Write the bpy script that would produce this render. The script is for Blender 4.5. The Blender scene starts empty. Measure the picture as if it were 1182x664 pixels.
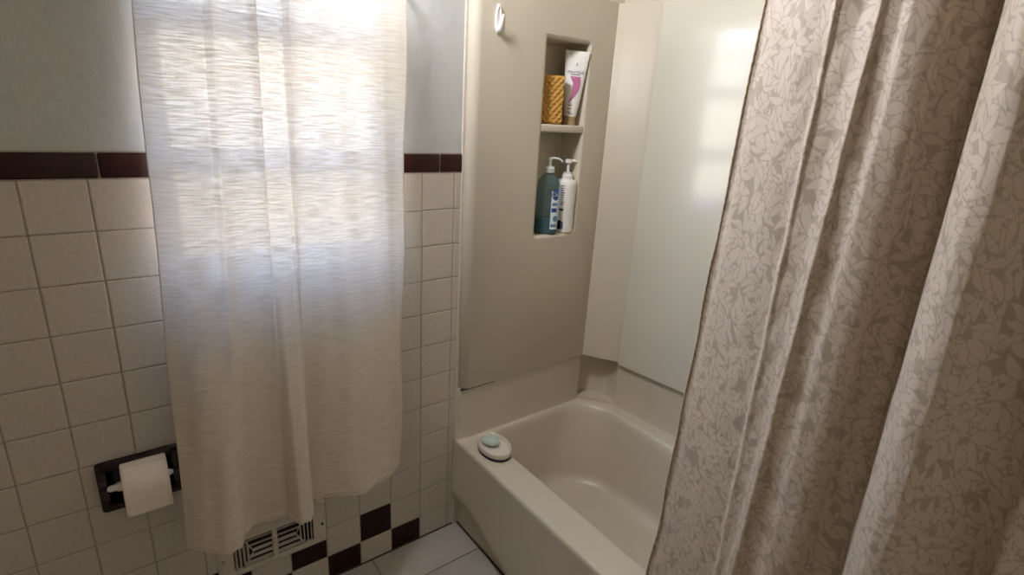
import bpy, bmesh, math, random
import numpy as np
from mathutils import Vector, Matrix, noise

random.seed(5)
rng = np.random.default_rng(11)
scn = bpy.context.scene
COL = scn.collection
PI = math.pi
S = 0.1095                 # pitch of the wall tiles
ZB = 11.83 * S             # top of the pale tiles / underside of the brown band

# ------------------------------------------------------------------ materials
def new_mat(name):
    m = bpy.data.materials.new(name)
    m.use_nodes = True
    nt = m.node_tree
    b = nt.nodes['Principled BSDF']
    return m, nt, b

def setin(b, **kw):
    for k, v in kw.items():
        b.inputs[k.replace('_', ' ')].default_value = v

def mat(name, col, rough=0.5, var=0.06, vscale=14.0, bump=0.0, bscale=60.0, spec=0.5, coat=0.0, metal=0.0, bdist=0.002, coat_rough=0.08):
    """procedural: a base colour with a little cloudy variation and an optional fine bump"""
    m, nt, b = new_mat(name)
    tc = nt.nodes.new('ShaderNodeTexCoord')
    n = nt.nodes.new('ShaderNodeTexNoise'); n.inputs['Scale'].default_value = vscale; n.inputs['Detail'].default_value = 4
    nt.links.new(tc.outputs['Object'], n.inputs['Vector'])
    r = nt.nodes.new('ShaderNodeValToRGB')
    r.color_ramp.elements[0].position = 0.3; r.color_ramp.elements[1].position = 0.7
    r.color_ramp.elements[0].color = (*[c * (1 - var) for c in col], 1)
    r.color_ramp.elements[1].color = (*[min(1, c * (1 + var)) for c in col], 1)
    nt.links.new(n.outputs['Fac'], r.inputs['Fac'])
    nt.links.new(r.outputs['Color'], b.inputs['Base Color'])
    setin(b, Roughness=rough, Metallic=metal)
    b.inputs['Specular IOR Level'].default_value = spec
    b.inputs['Coat Weight'].default_value = coat
    b.inputs['Coat Roughness'].default_value = coat_rough
    if bump:
        n2 = nt.nodes.new('ShaderNodeTexNoise'); n2.inputs['Scale'].default_value = bscale; n2.inputs['Detail'].default_value = 5
        nt.links.new(tc.outputs['Object'], n2.inputs['Vector'])
        bp = nt.nodes.new('ShaderNodeBump'); bp.inputs['Strength'].default_value = bump; bp.inputs['Distance'].default_value = bdist
        nt.links.new(n2.outputs['Fac'], bp.inputs['Height'])
        nt.links.new(bp.outputs['Normal'], b.inputs['Normal'])
    return m

M = {}
M['paint'] = mat('wall_paint', (0.47, 0.475, 0.465), 0.55, 0.03, 6, 0.6, 26, bdist=0.005)
M['room_paint'] = mat('room_paint', (0.72, 0.67, 0.57), 0.6, 0.02)
M['tile'] = mat('almond_tile', (0.53, 0.475, 0.42), 0.28, 0.07, 120, 0.12, 350, bdist=0.0006)
M['dark_tile'] = mat('maroon_tile', (0.020, 0.005, 0.004), 0.25, 0.15, 60, spec=.2)
M['band_tile'] = mat('maroon_band_tile', (0.034, 0.009, 0.007), 0.15, 0.15, 40, spec=.3)
M['grout'] = mat('wall_grout', (0.36, 0.31, 0.255), 0.9, 0.15, 80, 0.3, 400)
M['floor_tile'] = mat('floor_tile', (0.43, 0.40, 0.365), 0.4, 0.12, 7, 0.1, 120, bdist=0.001)
M['floor_grout'] = mat('floor_grout', (0.22, 0.19, 0.155), 0.9, 0.2, 60)
M['acrylic'] = mat('almond_acrylic', (0.56, 0.505, 0.415), 0.42, 0.02, 4, 0.05, 9, spec=.35, coat=0.08, bdist=0.004, coat_rough=.3)
M['gloss_acrylic'] = mat('glossy_back_acrylic', (0.58, 0.55, 0.465), 0.27, 0.02, 4, 0.10, 7, coat=0.55, bdist=0.006, coat_rough=.115)
M['tub'] = mat('almond_tub', (0.56, 0.50, 0.41), 0.38, 0.02, 5, 0.03, 8, coat=0.3, bdist=0.003, coat_rough=0.28)
M['caulk'] = mat('caulk', (0.60, 0.55, 0.48), 0.6, 0.05, 60)
M['seam'] = mat('dark_seam', (0.05, 0.035, 0.025), 0.9, 0.2, 60)
M['white_plastic'] = mat('white_plastic', (0.80, 0.78, 0.76), 0.3, 0.02)
M['porcelain'] = mat('porcelain', (0.66, 0.60, 0.53), 0.2, 0.03, coat=0.5)
M['rubber'] = mat('dark_rubber', (0.022, 0.010, 0.008), 0.5, 0.2)
M['soap'] = mat('pale_green_soap', (0.44, 0.53, 0.47), 0.45, 0.05, 40)
M['brown_ceramic'] = mat('brown_ceramic', (0.016, 0.006, 0.005), 0.22, 0.25, 30, coat=0.2, spec=.3)
M['paper'] = mat('toilet_paper', (0.78, 0.70, 0.62), 0.95, 0.03, 60, 0.25, 300)
M['card'] = mat('cardboard', (0.35, 0.24, 0.14), 0.9)
M['vent_paint'] = mat('register_paint', (0.58, 0.52, 0.44), 0.4, 0.04, 40)
M['dark'] = mat('dark_cavity', (0.010, 0.009, 0.009), 0.9, 0.1)
M['steel'] = mat('screw_steel', (0.35, 0.32, 0.28), 0.4, 0.1, metal=0.8)
M['skylight_tinted_paint'] = mat('skylight_tinted_paint', (0.50, 0.66, 1.0), 0.4, 0.03)  # white frame paint with blue sky light mixed into its colour
M['sponge'] = mat('yellow_sponge', (0.50, 0.27, 0.06), 0.95, 0.12, 120, 0.8, 260)
M['tube_white'] = mat('tube_white', (0.78, 0.76, 0.74), 0.3, 0.02)
M['gold_cap'] = mat('tan_cap', (0.42, 0.30, 0.17), 0.35, 0.05)
M['ink'] = mat('grey_ink', (0.10, 0.085, 0.11), 0.5)
M['pink'] = mat('pink_swoosh', (0.50, 0.16, 0.33), 0.4, 0.15, 60)
M['label_blue'] = mat('label_blue', (0.025, 0.07, 0.25), 0.35)
M['label_white'] = mat('label_white', (0.74, 0.80, 0.84), 0.35)
M['label_mid'] = mat('label_teal', (0.10, 0.25, 0.42), 0.35)
M['purple_ink'] = mat('purple_ink', (0.22, 0.13, 0.26), 0.5)
M['pump_clear'] = mat('cloudy_plastic', (0.62, 0.66, 0.66), 0.3)
M['ground'] = mat('dry_ground', (0.55, 0.42, 0.24), 0.9, 0.25, 0.6)
M['siding'] = mat('warm_siding', (0.75, 0.62, 0.42), 0.8, 0.08, 2)

def tinted_plastic(name, col, trans):
    m, nt, b = new_mat(name)
    tc = nt.nodes.new('ShaderNodeTexCoord'); n = nt.nodes.new('ShaderNodeTexNoise'); n.inputs['Scale'].default_value = 20
    nt.links.new(tc.outputs['Object'], n.inputs['Vector'])
    r = nt.nodes.new('ShaderNodeValToRGB')
    r.color_ramp.elements[0].color = (*[c * .94 for c in col], 1); r.color_ramp.elements[1].color = (*col, 1)
    nt.links.new(n.outputs['Fac'], r.inputs['Fac']); nt.links.new(r.outputs['Color'], b.inputs['Base Color'])
    setin(b, Roughness=0.14, IOR=1.3); b.inputs['Transmission Weight'].default_value = trans
    return m
def clear_plastic():
    m, nt, b = new_mat('clear_blue_plastic')
    tc = nt.nodes.new('ShaderNodeTexCoord'); n = nt.nodes.new('ShaderNodeTexNoise'); n.inputs['Scale'].default_value = 20
    nt.links.new(tc.outputs['Object'], n.inputs['Vector'])
    r = nt.nodes.new('ShaderNodeValToRGB'); r.color_ramp.elements[0].color = (.17, .24, .25, 1); r.color_ramp.elements[1].color = (.21, .29, .30, 1)
    nt.links.new(n.outputs['Fac'], r.inputs['Fac']); nt.links.new(r.outputs['Color'], b.inputs['Base Color'])
    setin(b, Roughness=.12)
    t = nt.nodes.new('ShaderNodeBsdfTransparent'); t.inputs['Color'].default_value = (.78, .90, .92, 1)
    mx = nt.nodes.new('ShaderNodeMixShader'); mx.inputs['Fac'].default_value = .30
    nt.links.new(t.outputs[0], mx.inputs[1]); nt.links.new(b.outputs[0], mx.inputs[2]); nt.links.new(mx.outputs[0], nt.nodes['Material Output'].inputs['Surface'])
    return m
M['bottle_blue'] = clear_plastic()
M['liquid'] = tinted_plastic('blue_liquid_soap', (0.006, 0.085, 0.15), 0.1)

def pane_material():
    m, nt, b = new_mat('window_glass')
    nt.nodes.remove(b)
    out = nt.nodes['Material Output']
    t = nt.nodes.new('ShaderNodeBsdfTransparent'); g = nt.nodes.new('ShaderNodeBsdfGlossy'); g.inputs['Roughness'].default_value = 0.02
    mx = nt.nodes.new('ShaderNodeMixShader')
    mx.inputs['Fac'].default_value = 0.05
    nt.links.new(t.outputs[0], mx.inputs[1]); nt.links.new(g.outputs[0], mx.inputs[2])
    nt.links.new(mx.outputs[0], out.inputs['Surface'])
    return m
M['glass'] = pane_material()

def linen_material():
    """sheer linen: slubby horizontal threads, part diffuse, part translucent, part open weave"""
    m, nt, b = new_mat('sheer_linen')
    nt.nodes.remove(b)
    out = nt.nodes['Material Output']
    uv = nt.nodes.new('ShaderNodeUVMap'); uv.uv_map = 'cloth'
    def slub(sx, sy, det, lo, hi):
        mp = nt.nodes.new('ShaderNodeMapping'); mp.inputs['Scale'].default_value = (sx, sy, 1)
        nt.links.new(uv.outputs[0], mp.inputs['Vector'])
        n = nt.nodes.new('ShaderNodeTexNoise'); n.inputs['Scale'].default_value = 1; n.inputs['Detail'].default_value = det
        n.inputs['Roughness'].default_value = 0.6; n.inputs['Distortion'].default_value = 0.25
        nt.links.new(mp.outputs[0], n.inputs['Vector'])
        r = nt.nodes.new('ShaderNodeMapRange'); r.inputs['From Min'].default_value = lo; r.inputs['From Max'].default_value = hi
        nt.links.new(n.outputs['Fac'], r.inputs['Value'])
        return r.outputs[0]
    weft = slub(13, 300, 3, 0.40, 0.60)       # long horizontal slubs
    warp = slub(420, 30, 2, 0.30, 0.75)
    mul = nt.nodes.new('ShaderNodeMath'); mul.operation = 'MULTIPLY_ADD'; mul.inputs[1].default_value = 0.75
    nt.links.new(weft, mul.inputs[0])
    wm = nt.nodes.new('ShaderNodeMath'); wm.operation = 'MULTIPLY'; wm.inputs[1].default_value = 0.25
    nt.links.new(warp, wm.inputs[0]); nt.links.new(wm.outputs[0], mul.inputs[2])
    thread = mul.outputs[0]                   # 1 = thin weave, 0 = thick thread
    def ramp(c0, c1):
        r = nt.nodes.new('ShaderNodeValToRGB'); r.color_ramp.elements[0].color = (*c0, 1); r.color_ramp.elements[1].color = (*c1, 1)
        nt.links.new(thread, r.inputs['Fac']); return r.outputs['Color']
    d = nt.nodes.new('ShaderNodeBsdfDiffuse'); nt.links.new(ramp((0.62, 0.54, 0.45), (0.70, 0.62, 0.525)), d.inputs['Color'])
    t = nt.nodes.new('ShaderNodeBsdfTranslucent'); nt.links.new(ramp((0.48, 0.43, 0.36), (0.96, 0.92, 0.85)), t.inputs['Color'])
    bp = nt.nodes.new('ShaderNodeBump'); bp.inputs['Strength'].default_value = 0.35; bp.inputs['Distance'].default_value = 0.001
    nt.links.new(thread, bp.inputs['Height'])
    nt.links.new(bp.outputs[0], d.inputs['Normal'])
    mx = nt.nodes.new('ShaderNodeMixShader'); mx.inputs['Fac'].default_value = 0.135
    nt.links.new(d.outputs[0], mx.inputs[1]); nt.links.new(t.outputs[0], mx.inputs[2])
    tr = nt.nodes.new('ShaderNodeBsdfTransparent'); tr.inputs['Color'].default_value = (1, 0.97, 0.92, 1)
    op = nt.nodes.new('ShaderNodeMapRange'); op.inputs['To Min'].default_value = 0.002; op.inputs['To Max'].default_value = 0.020
    nt.links.new(thread, op.inputs['Value'])
    mx2 = nt.nodes.new('ShaderNodeMixShader'); nt.links.new(op.outputs[0], mx2.inputs['Fac'])
    nt.links.new(mx.outputs[0], mx2.inputs[1]); nt.links.new(tr.outputs[0], mx2.inputs[2])
    nt.links.new(mx2.outputs[0], out.inputs['Surface'])
    return m
M['linen'] = linen_material()

def leaf_cloth_material():
    m, nt, b = new_mat('leaf_print_fabric')
    at = nt.nodes.new('ShaderNodeAttribute'); at.attribute_name = 'leaf_print'
    r = nt.nodes.new('ShaderNodeValToRGB')
    r.color_ramp.elements[0].position = 0.25; r.color_ramp.elements[1].position = 0.75
    r.color_ramp.elements[0].color = (0.375, 0.300, 0.228, 1); r.color_ramp.elements[1].color = (0.525, 0.435, 0.350, 1)
    nt.links.new(at.outputs['Fac'], r.inputs['Fac']); nt.links.new(r.outputs['Color'], b.inputs['Base Color'])
    setin(b, Roughness=0.55)
    b.inputs['Specular IOR Level'].default_value = 0.45
    b.inputs['Sheen Weight'].default_value = 0.15
    tc = nt.nodes.new('ShaderNodeUVMap'); tc.uv_map = 'cloth'
    n = nt.nodes.new('ShaderNodeTexNoise'); n.inputs['Scale'].default_value = 26; n.inputs['Detail'].default_value = 3; n.inputs['Distortion'].default_value = 0.8
    nt.links.new(tc.outputs[0], n.inputs['Vector'])
    bp = nt.nodes.new('ShaderNodeBump'); bp.inputs['Strength'].default_value = 0.16; bp.inputs['Distance'].default_value = 0.004
    nt.links.new(n.outputs['Fac'], bp.inputs['Height']); nt.links.new(bp.outputs[0], b.inputs['Normal'])
    return m
M['leaf_cloth'] = leaf_cloth_material()
M['hem_thread'] = mat('hem_thread', (0.62, 0.54, 0.44), 0.8, 0.1, 200)

# ------------------------------------------------------------------ object helpers
def obj(name, bm, material, parent=None, smooth=30):
    me = bpy.data.meshes.new(name)
    if isinstance(bm, bpy.types.Mesh):
        me = bm
    else:
        bmesh.ops.recalc_face_normals(bm, faces=bm.faces)
        bm.to_mesh(me); bm.free()
    if material is not None and not len(me.materials):
        me.materials.append(material)
    if smooth:
        me.shade_smooth()
        me.set_sharp_from_angle(angle=math.radians(smooth))
    o = bpy.data.objects.new(name, me); COL.objects.link(o)
    if parent is not None:
        o.parent = parent
    return o

def tag(o, label, cat, group=None):
    o['label'] = label; o['category'] = cat
    if group: o['group'] = group
    return o

def thing(name, label, cat, loc=(0, 0, 0)):
    o = bpy.data.objects.new(name, None); COL.objects.link(o)
    o.location = loc; o.empty_display_size = 0.05
    return tag(o, label, cat)

def struct(name, bm, m, label, cat, smooth=30):
    o = obj(name, bm, m, None, smooth); o['kind'] = 'structure'
    return tag(o, label, cat)

def add_box(bm, lo, hi, bev=0.0, seg=2, mat4=None):
    r = bmesh.ops.create_cube(bm, size=1)
    vs = r['verts']
    c = [(a + b) / 2 for a, b in zip(lo, hi)]; s = [b - a for a, b in zip(lo, hi)]
    for v in vs:
        v.co = Vector((v.co.x * s[0] + c[0], v.co.y * s[1] + c[1], v.co.z * s[2] + c[2]))
    if bev:
        es = list({e for v in vs for e in v.link_edges})
        bmesh.ops.bevel(bm, geom=es, offset=bev, segments=seg, profile=0.5, affect='EDGES', clamp_overlap=True)
    return vs

def box(lo, hi, bev=0.0, seg=2):
    bm = bmesh.new(); add_box(bm, lo, hi, bev, seg); return bm

def loft(bm, loops, close=True, cap0=False, cap1=False):
    rows = [[bm.verts.new(p) for p in L] for L in loops]
    n = len(rows[0])
    for a, b in zip(rows[:-1], rows[1:]):
        for i in range(n if close else n - 1):
            j = (i + 1) % n
            try: bm.faces.new((a[i], a[j], b[j], b[i]))
            except ValueError: pass
    if cap0: bm.faces.new(list(reversed(rows[0])))
    if cap1: bm.faces.new(rows[-1])
    return rows

def lathe(bm, prof, n=32, sx=1.0, sy=1.0, cap0=True, cap1=True, c=(0, 0, 0), rot=0.0):
    loops = []
    for r, z in prof:
        L = []
        for i in range(n):
            a = 2 * PI * i / n
            x, y = r * math.cos(a) * sx, r * math.sin(a) * sy
            L.append((c[0] + x * math.cos(rot) - y * math.sin(rot), c[1] + x * math.sin(rot) + y * math.cos(rot), c[2] + z))
        loops.append(L)
    return loft(bm, loops, True, cap0, cap1)

def tube(bm, pts, radii, n=12, caps=True):
    pts = [Vector(p) for p in pts]
    if not hasattr(radii, '__len__'): radii = [radii] * len(pts)
    loops = []; up = None
    for i, p in enumerate(pts):
        d = (pts[min(i + 1, len(pts) - 1)] - pts[max(i - 1, 0)]).normalized()
        if up is None:
            up = d.orthogonal().normalized()
        else:
            up = (up - d * up.dot(d)).normalized()
        s = d.cross(up)
        loops.append([p + (up * math.cos(2 * PI * k / n) + s * math.sin(2 * PI * k / n)) * radii[i] for k in range(n)])
    loft(bm, loops, True, caps, caps)

def rrect(x0, x1, y0, y1, r, z, n=8):
    """rounded rectangle, 4 corners x (n+1) points, ccw; r = one radius or four (x1y1, x0y1, x0y0, x1y0)"""
    if not hasattr(r, '__len__'): r = [r] * 4
    out = []
    for q, (cx, cy, sx, sy) in enumerate([(x1, y1, -1, -1), (x0, y1, 1, -1), (x0, y0, 1, 1), (x1, y0, -1, 1)]):
        rr = r[q]
        ox, oy = cx + sx * rr, cy + sy * rr
        a0 = q * PI / 2
        for k in range(n + 1):
            a = a0 + PI / 2 * k / n
            out.append((ox + rr * math.cos(a), oy + rr * math.sin(a), z))
    return out

def clip_rects(x0, x1, z0, z1, holes):
    """split a rectangle by holes and return the pieces outside all of them"""
    rects = [(x0, x1, z0, z1)]
    for hx0, hx1, hz0, hz1 in holes:
        nxt = []
        for a, b, c, d in rects:
            if hx1 <= a or hx0 >= b or hz1 <= c or hz0 >= d:
                nxt.append((a, b, c, d)); continue
            if a < hx0: nxt.append((a, hx0, c, d))
            if b > hx1: nxt.append((hx1, b, c, d))
            m0, m1 = max(a, hx0), min(b, hx1)
            if c < hz0: nxt.append((m0, m1, c, hz0))
            if d > hz1: nxt.append((m0, m1, hz1, d))
        rects = nxt
    return [r for r in rects if r[1] - r[0] > 0.006 and r[3] - r[2] > 0.006]

def interp(x, xs, ys):
    """smooth monotone-ish (pchip) interpolation"""
    xs = np.asarray(xs, float); ys = np.asarray(ys, float)
    h = np.diff(xs); dl = np.diff(ys) / h
    m = np.zeros(len(xs)); m[0] = dl[0]; m[-1] = dl[-1]
    for i in range(1, len(xs) - 1):
        if dl[i - 1] * dl[i] > 0:
            w1 = 2 * h[i] + h[i - 1]; w2 = h[i] + 2 * h[i - 1]
            m[i] = (w1 + w2) / (w1 / dl[i - 1] + w2 / dl[i])
    x = np.clip(np.asarray(x, float), xs[0], xs[-1])
    k = np.clip(np.searchsorted(xs, x) - 1, 0, len(h) - 1)
    t = (x - xs[k]) / h[k]
    return ((1 + 2 * t) * (1 - t) ** 2) * ys[k] + t * (1 - t) ** 2 * h[k] * m[k] + t * t * (3 - 2 * t) * ys[k + 1] + t * t * (t - 1) * h[k] * m[k + 1]

def cloth_mesh(name, P, UV):
    """P: rows x cols x 3 ; UV rows x cols x 2 (metres along the cloth)"""
    nr, nc = P.shape[:2]
    me = bpy.data.meshes.new(name)
    idx = np.arange(nr * nc).reshape(nr, nc)
    q = np.stack([idx[:-1, :-1], idx[:-1, 1:], idx[1:, 1:], idx[1:, :-1]], -1).reshape(-1, 4)
    me.vertices.add(nr * nc); me.vertices.foreach_set('co', P.reshape(-1).astype(np.float32))
    me.loops.add(q.size); me.loops.foreach_set('vertex_index', q.reshape(-1).astype(np.int32))
    me.polygons.add(len(q)); me.polygons.foreach_set('loop_start', np.arange(0, q.size, 4, dtype=np.int32))
    me.update(calc_edges=True)
    uvl = me.uv_layers.new(name='cloth')
    uvl.data.foreach_set('uv', UV.reshape(-1, 2)[q.reshape(-1)].reshape(-1).astype(np.float32))
    me.validate()
    return me

def text_bm(txt, size, depth=0.0002):
    cu = bpy.data.curves.new('lettering', 'FONT'); cu.body = txt; cu.size = size; cu.align_x = 'CENTER'; cu.align_y = 'CENTER'
    cu.extrude = depth; cu.resolution_u = 3
    o = bpy.data.objects.new('lettering', cu); COL.objects.link(o)
    bpy.context.view_layer.update()
    me = o.to_mesh().copy()
    bpy.data.objects.remove(o); bpy.data.curves.remove(cu)
    bm = bmesh.new(); bm.from_mesh(me); bpy.data.meshes.remove(me)
    return bm

# ------------------------------------------------------------------ the room shell
WIN = (0.235, 0.792, 1.045, 2.21)          # window opening, its unseen top raised to let in more sky light
TPH = (0.040, 0.181, 0.520, 0.627)         # recess of the paper holder
XL, YB, XR, ZC = -0.85, -2.05, 1.76, 2.42

def holed_wall(x0, x1, z0, z1, holes, y0, y1):
    bm = bmesh.new()
    xs = sorted({x0, x1, *[h[0] for h in holes], *[h[1] for h in holes]})
    zs = sorted({z0, z1, *[h[2] for h in holes], *[h[3] for h in holes]})
    inside = lambda a, c: any(h[0] <= a <= h[1] and h[2] <= c <= h[3] for h in holes)
    for a, b in zip(xs[:-1], xs[1:]):
        for c, d in zip(zs[:-1], zs[1:]):
            if not inside((a + b) / 2, (c + d) / 2):
                add_box(bm, (a, y0, c), (b, y1, d))
    bmesh.ops.remove_doubles(bm, verts=bm.verts, dist=1e-5)
    seen = {}
    for f in list(bm.faces):                # drop the doubled inner faces
        k = tuple(sorted(v.index for v in f.verts))
    bm.verts.index_update()
    for f in bm.faces:
        seen.setdefault(tuple(sorted(v.index for v in f.verts)), []).append(f)
    bmesh.ops.delete(bm, geom=[f for fs in seen.values() if len(fs) > 1 for f in fs], context='FACES_ONLY')
    return bm

wall = struct('wall_front', holed_wall(XL, 1.012, 0, ZC, [WIN, TPH], 0.004, 0.14), M['paint'],
              'grey white textured plaster wall with the window, tiled below the brown band', 'wall', smooth=0)
struct('wall_alcove', box((1.012, 0.11, 0), (XR, 0.14, ZC)), M['room_paint'], 'painted wall closing the end of the tub alcove', 'wall', 0)
struct('wall_right', box((XR, YB, 0), (XR + 0.1, 0.14, ZC)), M['room_paint'], 'painted wall behind the tub surround', 'wall', 0)
struct('wall_left', box((XL - 0.1, YB, 0), (XL, 0.14, ZC)), M['room_paint'], 'plain painted side wall', 'wall', 0)
struct('wall_back', box((XL - 0.1, YB - 0.1, 0), (XR + 0.1, YB, ZC)), M['room_paint'], 'plain painted wall facing the window', 'wall', 0)
struct('ceiling', box((XL - 0.1, YB - 0.1, ZC), (XR + 0.1, 0.14, ZC + 0.1)), M['room_paint'], 'plain pale ceiling', 'ceiling', 0)
floor = struct('floor', box((XL - 0.1, YB - 0.1, -0.1), (XR + 0.1, 0.14, -0.002)), M['floor_grout'], 'grey ceramic tile floor with dark grout beside the tub', 'floor', 0)

# floor tiles
bm = bmesh.new()
gx, gy, T = 0.694, -0.157, 0.305
for r in range(-1, 6):
    y1 = gy - r * T; y0 = y1 - T
    if r == -1: y0, y1 = gy, gy + T
    for k in range(-6, 4):
        x0 = gx + k * T; x1 = x0 + T
        if k == 0: x1 = 1.055
        if k > 0: continue
        a, b, c, d = max(x0, XL), min(x1, 1.75), max(y0, YB), min(y1, 0.0)
        if b - a < .01 or d - c < .01: continue
        if a > 1.06: continue
        add_box(bm, (a + .0022, c + .0022, -0.008), (b - .0022, d - .0022, 0.0), 0.0012, 1)
obj('tile_field', bm, M['floor_tile'], floor, 12)

# wall tiles: pale field, maroon checks, maroon band
VENT = (0.2445, 0.5465, 0.165, 0.318)
holes = [WIN, TPH]
light, dark = bmesh.new(), bmesh.new()
g = 0.0014
for k in range(-8, 10):
    x0, x1 = k * S, min((k + 1) * S, 1.012)
    for r in range(0, 12):
        z1 = ZB - r * S; z0 = max(ZB - (r + 1) * S, 0.002)
        chk = k <= 7 and ((r == 10 and k % 2 == 0) or (r == 11 and k % 2 != 0))
        for a, b, c, d in clip_rects(x0, x1, z0, z1, holes):
            whole = (a, b, c, d) == (x0, x1, z0, z1)
            e0, e1, e2, e3 = [g if abs(p_ - q_) < 1e-6 else 0 for p_, q_ in ((a, x0), (b, x1), (c, z0), (d, z1))]
            add_box(dark if chk else light, (a + e0, 0.0, c + e2), (b - e1, 0.010, d - e3), 0.0021 if whole else 0.0, 2)
obj('pale_tiles', light, M['tile'], wall, 12)
o = obj('checker_tiles', dark, M['dark_tile'], wall, 12); o['label'] = 'maroon checker tiles'
bm = bmesh.new()
bw = 0.1606
for k in range(-7, 7):
    for a, b, c, d in clip_rects(0.1315 + k * bw, min(0.1315 + (k + 1) * bw, 1.012), ZB, ZB + 0.053, [WIN]):
        add_box(bm, (a + g, -0.0025, c + .0012), (b - g, 0.010, d), 0.004, 3)
o = obj('band_tiles', bm, M['band_tile'], wall); o['label'] = 'glossy maroon trim tiles capping the wainscot'
bm = bmesh.new()
for a, b, c, d in clip_rects(XL, 1.012, 0.0, ZB + 0.056, [WIN, TPH]):
    add_box(bm, (a, 0.0016, c), (b, 0.0045, d))
obj('grout', bm, M['grout'], wall, 0)
obj('caulk_bead', box((1.0085, -0.0025, 0.0), (1.0172, 0.006, 1.86), 0.001, 1), M['caulk'], wall)
obj('floor_caulk', box((XL, -0.003, -0.001), (1.012, 0.002, 0.004), 0.001, 1), M['seam'], wall)

# window
win = thing('window_1', 'white framed window glowing behind the linen curtain', 'window', (WIN[0], 0.08, WIN[2])); win['kind'] = 'structure'
def wpart(name, boxes, m, bev=.004):
    bm = bmesh.new()
    for lo, hi in boxes: add_box(bm, lo, hi, bev, 2)
    o = obj(name, bm, m, win); o.matrix_parent_inverse = Matrix.Translation((-WIN[0], -0.08, -WIN[2])); return o
x0, x1, z0, z1 = WIN
wpart('window_frame', [((x0, .040, z0), (x0 + .035, .085, z1)), ((x1 - .035, .040, z0), (x1, .085, z1)), ((x0, .040, z0), (x1, .085, z0 + .05)), ((x0, .040, z1 - .04), (x1, .085, z1))], M['skylight_tinted_paint'])
wpart('sash_rail', [((x0 + .03, .035, 1.300), (x1 - .03, .075, 1.352))], M['skylight_tinted_paint'])
wpart('sash_rail', [((x0 + .03, .035, 1.600), (x1 - .03, .075, 1.655))], M['skylight_tinted_paint'])
wpart('pane', [((x0 + .03, .056, z0 + .045), (x1 - .03, .059, z1 - .035))], M['glass'], 0)
wpart('window_sill', [((x0 + .001, -0.004, z0 - .004), (x1 - .001, .045, z0 + .012))], M['skylight_tinted_paint'], .004)

# outdoors, seen only through the cloth
struct('ground', box((-14, 0.6, -0.75), (16, 26, -0.65)), M['ground'], 'bright dry ground outside the window', 'ground', 0)

# ------------------------------------------------------------------ linen curtain on the window
def linen_curtain():
    # (x top, y top) at z = 1.72 , (x hem, y hem) at z = 0.42 ; fabric runs left to right
    K = [((.231, -.018), (.176, -.128)), ((.245, -.024), (.198, -.152)), ((.279, -.040), (.225, -.177)), ((.322, -.046), (.256, -.194)),
         ((.350, -.042), (.280, -.196)), ((.362, -.080), (.298, -.161)), ((.395, -.074), (.326, -.135)), ((.428, -.072), (.370, -.128)),
         ((.445, -.078), (.405, -.137)), ((.451, -.042), (.413, -.171)), ((.470, -.036), (.428, -.200)), ((.494, -.040), (.451, -.196)),
         ((.504, -.046), (.472, -.150)), ((.510, -.082), (.476, -.111)), ((.535, -.076), (.504, -.124)), ((.575, -.068), (.551, -.146)),
         ((.615, -.062), (.597, -.167)), ((.650, -.070), (.638, -.156)), ((.700, -.066), (.690, -.143)), ((.722, -.072), (.731, -.116)),
         ((.752, -.092), (.750, -.094)), ((.781, -.098), (.764, -.080))]
    K = np.array(K); n = len(K)
    top = K[:, 0]; bot = K[:, 1]
    s = np.r_[0, np.cumsum(np.hypot(*np.diff((top + bot) / 2, axis=0).T) + 0.004)]
    s /= s[-1]
    nc, nr = 340, 300
    u = np.linspace(0, 1, nc)
    tx, ty = interp(u, s, top[:, 0]), interp(u, s, top[:, 1])
    bx, by = interp(u, s, bot[:, 0]), interp(u, s, bot[:, 1])
    z = np.linspace(1.775, 0.42, nr)
    t = np.clip((1.72 - z) / 1.30, -0.3, 1.0)[:, None]
    ty_ = np.where(t < 0, 0, 1)
    e = np.clip(t, 0, 1)
    e = 0.35 * e + 0.65 * e ** 1.9          # folds open towards the hem
    X = tx + (bx - tx) * np.clip(t, 0, 1) + 0.0 * t
    Y = ty + (by - ty) * e
    Z = np.repeat(z[:, None], nc, 1)
    # soft creases and a slightly uneven hem
    uu, zz = np.meshgrid(u, z)
    Y += 0.0018 * np.sin(uu * 61 + 2.2 * np.sin(zz * 5)) * np.clip(t * 1.5, 0.15, 1) + 0.0022 * np.sin(zz * 9 + uu * 17) * np.sin(uu * 23)
    X += 0.0016 * np.sin(zz * 11 + 1.3) * np.exp(-((uu - 0.02) / 0.05) ** 2) + 0.0035 * np.sin(zz * 13) * np.exp(-((uu - 1) / 0.04) ** 2)
    Z += np.clip((t - .9) * 10, 0, 1) * (0.004 * np.sin(uu * 31) + 0.0015 * np.sin(uu * 140) + 0.022 * np.clip((uu - .965) / .035, 0, 1) ** 2)
    P = np.stack([X, Y, Z], -1)
    L = 0.95
    UV = np.stack([uu * L, zz], -1)
    return cloth_mesh('window_curtain', P, UV), P
me, CP = linen_curtain()
cur = obj('window_curtain', me, M['linen'], None, 60)
tag(cur, 'sheer off white linen curtain hanging over the bright window', 'curtain')
# stitched side and bottom hems
bm = bmesh.new(); 
bot_pts = [Vector(CP[-4, i]) + Vector((0, -.0006, 0)) for i in range(0, CP.shape[1], 3)]
tube(bm, bot_pts, 0.0011, 6)
obj('hem_roll', bm, M['linen'], cur)
for c in (1, -2):
    bm = bmesh.new(); tube(bm, [Vector(CP[i, c]) for i in range(0, CP.shape[0], 4)], 0.0011, 6)
    obj('side_hem', bm, M['linen'], cur)

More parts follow.
